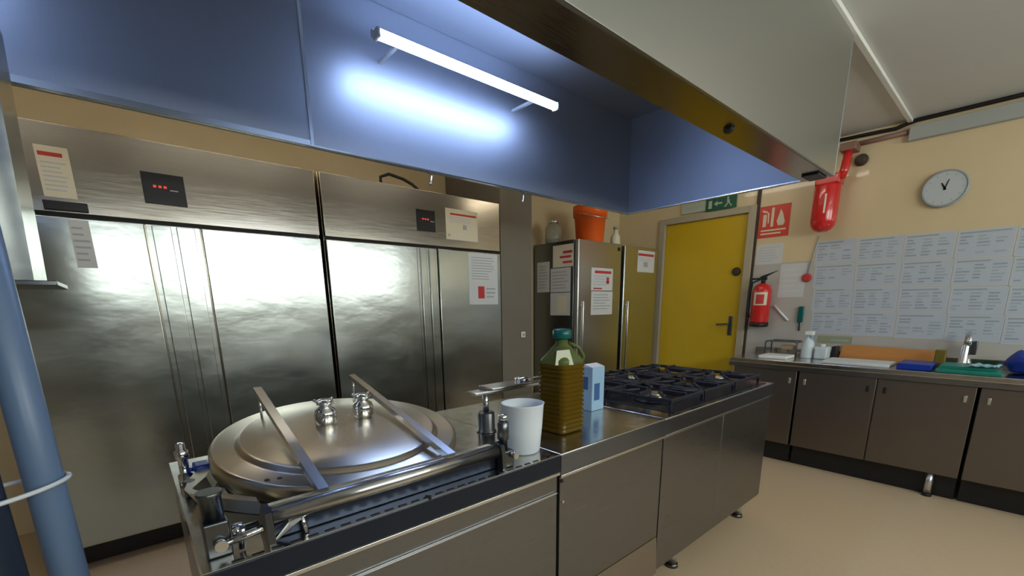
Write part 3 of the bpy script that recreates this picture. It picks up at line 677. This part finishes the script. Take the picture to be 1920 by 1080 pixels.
# -- gas range at the far end
gr = thing('gas_range', (2.34, 1.35, 0), 'gas range with black pan grates at the far end of the island', 'cooker')
module(gr, X2, X3)
B('rim_steel').box(X2+.0005, X3-.001, YI-.004, YI-.0005, ZL+.002, .8955, .001).build('rim_band', gr)
for a, b in ((X2+.004, 2.30), (2.304, X3-.004)):
    B('steel_front').box(a, b, YI+.004, YI+.0255, .155, ZL-.013, .004).build('front_panel', gr)
feet(gr, (2.03, X3-.1))
ZG = .9035
B('iron').box(1.815, 2.915, .962, 1.752, .9003, .9032, .001).build('hob_plate', gr)
GX = [1.83, 2.165, 2.53, 2.895]; GY = [.985, 1.36, 1.735]
for i in range(3):
    for j in range(2):
        a, b = GX[i]+.006, GX[i+1]-.006; c, d_ = GY[j]+.006, GY[j+1]-.006; mx_, my_ = (a+b)/2, (c+d_)/2
        q = B('iron').lathe((mx_, my_, ZG), (0, 0, 1), [(.105, 0), (.105, .006), (.07, .010), (.055, .012)], 32); q.build('drip_bowl', gr)
        q = B('brass' if (i, j) == (0, 0) else 'iron').lathe((mx_, my_, ZG+.0125), (0, 0, 1), [(.045, 0), (.055, .006), (.055, .014), (.048, .018)], 28); 
        q.m('alu' if (i+j) % 2 == 0 else 'iron').lathe((mx_, my_, ZG+.0308), (0, 0, 1), [(.046, 0), (.047, .004), (.035, .010), (.01, .011)], 28); q.build('burner', gr)
        q = B('iron'); zt0, zt1 = ZG+.034, ZG+.052
        q.box(a, b, c, c+.014, zt0, zt1, .003).box(a, b, d_-.014, d_, zt0, zt1, .003).box(a, a+.014, c+.014, d_-.014, zt0, zt1, .003).box(b-.014, b, c+.014, d_-.014, zt0, zt1, .003)
        for sx, sy in ((1, 0), (-1, 0), (0, 1), (0, -1)):
            if sx: 
                x_a, x_b = (mx_+.045, b-.013) if sx > 0 else (a+.013, mx_-.045); q.box(x_a, x_b, my_-.008, my_+.008, zt0+.004, zt1+.010, .003)
            else:
                y_a, y_b = (my_+.045, d_-.013) if sy > 0 else (c+.013, my_-.045); q.box(mx_-.008, mx_+.008, y_a, y_b, zt0+.004, zt1+.010, .003)
        for sx in (-1, 1):
            for sy in (-1, 1):
                q.path([(mx_+sx*.155, my_+sy*.155, zt0+.010), (mx_+sx*.055, my_+sy*.055, zt1+.004)], .008, 8)
        for xx in (a, b-.014):
            for yy in (c, d_-.014): q.box(xx+.001, xx+.013, yy+.001, yy+.013, ZG, zt0+.001)
        q.build('pan_grate', gr)

# things on the island
jg = thing('measuring_jug', (.95, 1.04, .9), 'white plastic jug standing between the pan and the oil bottle', 'jug')
B('jug').lathe((.965, 1.055, .9005), (0, 0, 1), [(.052, 0), (.058, .006), (.066, .09), (.071, .165), (.074, .169), (.070, .170), (.063, .092), (.054, .01)], 40).build('vessel', jg)

ob = thing('oil_bottle', (1.25, 1.14, .9), 'big ribbed golden oil bottle with a teal cap on the island', 'bottle')
bx, by = 1.255, 1.145; q = B('oil')
def sq_ring(hw, z, rad):
    pts = []
    for cx_, cy_, a0 in ((hw-rad, hw-rad, 0), (-hw+rad, hw-rad, 90), (-hw+rad, -hw+rad, 180), (hw-rad, -hw+rad, 270)):
        for k in range(6):
            a = R(a0+k*18); pts.append((bx+(cx_+rad*math.cos(a)), by+(cy_+rad*math.sin(a)), z))
    return [q.bm.verts.new(p) for p in pts]
prof = [(.060, .9005, .02), (.068, .906, .022)]
z = .912
while z < 1.150:
    prof += [(.069, z, .022), (.069, z+.008, .022), (.064, z+.011, .022), (.064, z+.015, .022)]; z += .0175
prof += [(.069, 1.155, .024), (.069, 1.168, .026)]
rings = [sq_ring(*p) for p in prof]
for a, b in zip(rings, rings[1:]):
    for i in range(24):
        f = q.bm.faces.new([a[i], a[(i+1) % 24], b[(i+1) % 24], b[i]]); f.smooth = False
q.bm.faces.new(rings[0][::-1]); q.bm.faces.new(rings[-1])
q.build('body', ob)
q = B('oil_clear'); rings = [sq_ring(*p) for p in ((.069, 1.1685, .026), (.066, 1.185, .034), (.052, 1.212, .05), (.036, 1.232, .0359), (.024, 1.242, .0239), (.022, 1.262, .0219))]
for a, b in zip(rings, rings[1:]):
    for i in range(24):
        f = q.bm.faces.new([a[i], a[(i+1) % 24], b[(i+1) % 24], b[i]]); f.smooth = True
q.bm.faces.new(rings[0][::-1]); q.bm.faces.new(rings[-1]); q.build('shoulder', ob)
B('oil_clear').path([(bx+.03, by-.005, 1.245), (bx+.075, by-.02, 1.225), (bx+.095, by-.03, 1.19), (bx+.085, by-.03, 1.165)], .008, 8).build('handle', ob)
B('teal').lathe((bx, by, 1.2625), (0, 0, 1), [(.033, 0), (.036, .004), (.036, .030), (.030, .036), (.014, .038)], 28).build('cap', ob)
B('label').hexa([(bx-.078, by-.040, 1.170), (bx-.020, by-.079, 1.170), (bx-.018, by-.074, 1.170), (bx-.075, by-.036, 1.170), (bx-.060, by-.030, 1.222), (bx-.018, by-.055, 1.225), (bx-.016, by-.051, 1.225), (bx-.057, by-.027, 1.222)]).build('label_tag', ob)

ct = thing('carton', (1.64, 1.29, .9), 'pale blue printed carton behind the oil bottle', 'carton')
B('carton').box(1.575, 1.665, 1.245, 1.345, .9005, 1.105, .003).build('box', ct)
q = B('carton_dark').box(1.59, 1.63, 1.2443, 1.2449, .95, 1.03).box(1.5745, 1.5749, 1.27, 1.32, 1.0, 1.06); q.build('print', ct)
B('white').prism([(1.575, 1.245, 1.1055), (1.575, 1.345, 1.1055), (1.575, 1.295, 1.118)], (.09, 0, 0)).build('flap', ct)

# ------------------------------------------------------------------ extractor hood
HX0, HX1, HY0, HY1, HZ = -1.5, 3.012, .780, 2.090, 2.052
hd = thing('extractor_hood', (1.0, 1.43, HZ), 'large steel extractor hood hanging from the ceiling above the island', 'extractor hood')
T = .012
def sheetbox(n, m_, *a): return B(m_).box(*a, .001).build(n, hd)
b1 = sheetbox('back_panel', 'steel_hood', HX0, .714, HY1, HY1+T, HZ, CEIL-.001)
b2 = sheetbox('back_panel', 'steel_hood', .718, HX1+T, HY1, HY1+T, HZ, CEIL-.001)
sheetbox('end_panel', 'steel_hood', HX1, HX1+T, HY0, HY1-.001, HZ, CEIL-.001)
sheetbox('end_panel', 'steel_hood', HX0-T, HX0, HY0, HY1, HZ, CEIL-.001)
sheetbox('front_panel', 'steel_hood_out', HX0, HX1-.001, HY0, HY0+T, HZ, CEIL-.001)
sheetbox('top_panel', 'steel_hood', HX0, HX1-.001, HY0+T+.001, HY1-.001, CEIL-.03, CEIL-.004)
g = B('steel_gutter').box(HX0, HX1-.002, HY0+T+.0005, HY0+.150, HZ-.002, HZ+.010).box(HX0, HX1-.002, HY0+.138, HY0+.150, HZ+.010, HZ+.045).build('grease_gutter', hd)
B('edge_steel').box(HX0, HX1, HY1-.022, HY1-.001, HZ, HZ+.006).box(HX0, .70, HY1-.026, HY1-.02, HZ, HZ+.02).build('lower_flange', hd)
B('edge_steel').box(HX1-.022, HX1-.001, HY0+.152, HY1-.024, HZ, HZ+.006).build('lower_flange', hd)
B('edge_steel').box(.7095, .7225, HY1-.003, HY1-.0004, HZ+.008, CEIL-.032).build('seam_strip', hd)
B('black').lathe((1.885, .860, HZ-.0022), (0, 0, -1), [(.020, 0), (.020, .008), (.012, .016)], 6, smooth=False).build('drain_plug', hd)
B('black').box(HX1-.16, HX1-.02, HY0+.03, HY0+.11, HZ-.012, HZ-.0025, .003).build('end_cap', hd)
for x in (1.285, 1.92):
    B('edge_steel').path([(x, HY1-.012, HZ-.0005), (x, HY1-.012, HZ-.045), (x-.012, HY1-.014, HZ-.06)], .005, 8).box(x-.02, x+.005, HY1-.020, HY1-.004, HZ-.006, HZ-.0005).build('hook', hd)
lm = thing('hood_lamp', (1.45, 1.87, 2.45), 'lit bluish-white fluorescent lamp inside the extractor hood', 'lamp')
B('lamp_body').box(.93, 1.98, 1.895, 1.915, 2.455, 2.485, .006).build('housing', lm)
for x in (1.05, 1.85): B('lamp_body').box(x-.008, x+.008, 1.9155, HY1-.0005, 2.462, 2.475).build('arm', lm)
B('tube').tube((.945, 1.868, 2.455), (1.97, 1.868, 2.455), .0195, 20).build('tube', lm)
for x0_, x1_ in ((.930, .9445), (1.9705, 1.985)): B('lamp_body').box(x0_, x1_, 1.850, 1.8945, 2.438, 2.474, .004).build('socket', lm)
copy_thing(lm, (-.72, 1.87, 2.45), 'added unseen fill lamp inside the hood, beyond its left part above the pipes')  # added out of frame to brighten the left part of the hood

# ------------------------------------------------------------------ left edge: steel box with the pipes below it
jb = thing('wall_box', (-.36, 1.63, 1.455), 'shiny steel control box at the left edge above the pipes', 'control box')
q = B('steel_fridge').hexa([(-.55, 1.50, 1.46), (-.142, 1.50, 1.46), (-.142, 1.75, 1.46), (-.55, 1.75, 1.46), (-.55, 1.50, 2.05), (-.117, 1.50, 2.05), (-.117, 1.75, 2.05), (-.55, 1.75, 2.05)])
q.build('casing', jb)
B('steel_dark').box(-.56, -.105, 1.49, 1.76, 1.448, 1.4595, .002).build('bottom_flange', jb)
pa = thing('pipe_column', (-.165, 1.2, 0), 'pair of blue-grey upright pipes tied together at the left edge', 'pipe')
B('pipe').path([(-.176, 1.235, 0), (-.176, 1.235, 1.40), (-.178, 1.36, 1.43), (-.18, 1.58, 1.435)] if False else [(-.168, 1.21, 0), (-.168, 1.21, 2.05)], .029, 24).build('pipe', pa)
B('pipe_dark').path([(-.262, 1.16, 0), (-.262, 1.16, 2.05)], .050, 24).build('pipe', pa)
q = B('cable_tie'); pts = []
for i in range(41):
    a = 2*math.pi*i/40
    cxx, rr_ = ((-.181, .0455) if math.cos(a+.3) > 0 else (-.285, .0625))
    ex_ = .10; pts.append((-.2245+.092*math.cos(a), 1.181+.064*math.sin(a)+.026*math.cos(a), 1.062+.006*math.cos(a)))
q.path(pts, .0045, 6); q.path([pts[30], (pts[30][0]-.004, pts[30][1]-.012, pts[30][2]-.02)], .004, 6)
q.build('cable_tie', pa)

# ------------------------------------------------------------------ ceiling lamps (beside and behind the hood)
def ceiling_lamp(a, b, label):
    c = (Vector(a)+Vector(b))/2
    t = thing('ceiling_lamp', (c.x, c.y, CEIL-.06), label, 'lamp', 'white ceiling tube lamps out of view')
    d = Vector(b)-Vector(a)
    if abs(d.x) > abs(d.y): bx_ = (min(a[0], b[0])-.03, max(a[0], b[0])+.03, c.y-.04, c.y+.04)
    else: bx_ = (c.x-.04, c.x+.04, min(a[1], b[1])-.03, max(a[1], b[1])+.03)
    B('white').box(*bx_, CEIL-.04, CEIL-.0005, .006).build('housing', t)
    B('tube_room').tube((*a, CEIL-.065), (*b, CEIL-.065), .018, 16).build('tube', t)
    return t
ceiling_lamp((3.55, 1.25), (3.55, 2.45), 'white ceiling tube lamp between the hood and the door')
ceiling_lamp((.2, 2.62), (1.4, 2.62), 'added unseen ceiling tube lamp between the hood and the big fridges')  # unseen lamp added to light the cream wall above the fridges
ceiling_lamp((1.7, 2.62), (2.5, 2.62), 'added unseen ceiling tube lamp between the hood and the pillar')  # extra unseen lamp, put in to brighten the back wall and fridge tops
ceiling_lamp((-1.2, 2.62), (-.1, 2.62), 'added unseen ceiling tube lamp above the left wide fridge')  # another added lamp out of view, lifts the wall strip on the left
ceiling_lamp((2.6, -1.0), (3.8, -1.0), 'white ceiling tube lamp above the open floor')

# ------------------------------------------------------------------ daylight
for (a, b) in WIN:
    L = bpy.data.lights.new('window_daylight', 'AREA'); L.shape = 'RECTANGLE'; L.size = b-a-.1; L.size_y = WZ1-WZ0-.1
    L.energy = (b-a)*{-1.0: 15, .75: 26, 2.75: 15}[a]; L.color = (.93, 1.0, .96)
    o = bpy.data.objects.new('window_daylight', L); COL.objects.link(o); o.location = ((a+b)/2, YS-.13, (WZ0+WZ1)/2); o.rotation_euler = (R(90), 0, 0)
wd = bpy.data.worlds.new('sky'); SC.world = wd; wd.use_nodes = True
bgd = wd.node_tree.nodes['Background']; bgd.inputs['Color'].default_value = (.8, .9, 1, 1); bgd.inputs['Strength'].default_value = 1.0

# ------------------------------------------------------------------ camera
cd = bpy.data.cameras.new('camera'); cam = bpy.data.objects.new('camera', cd); COL.objects.link(cam); SC.camera = cam
F, CYP = 815.5, 758.0
cd.sensor_fit = 'HORIZONTAL'; cd.sensor_width = 36.0; cd.lens = F/1920*36; cd.shift_y = (CYP-540)/1920; cd.clip_start = .02
yaw, pit, rol = R(48.98), R(-12.83), R(-.75)
fw = Vector((math.cos(yaw)*math.cos(pit), math.sin(yaw)*math.cos(pit), math.sin(pit)))
r0 = Vector((math.sin(yaw), -math.cos(yaw), 0)); u0 = r0.cross(fw)
rt = r0*math.cos(rol)+u0*math.sin(rol); up = -r0*math.sin(rol)+u0*math.cos(rol)
mw = Matrix((rt, up, -fw)).transposed().to_4x4(); mw.translation = Vector((0, 0, 1.39)); cam.matrix_world = mw

vs = SC.view_settings
SC.display_settings.display_device = 'sRGB'
vs.view_transform = 'Standard'; vs.look = 'None'; vs.gamma = 1.0; vs.use_curve_mapping = False; vs.exposure = 0.0
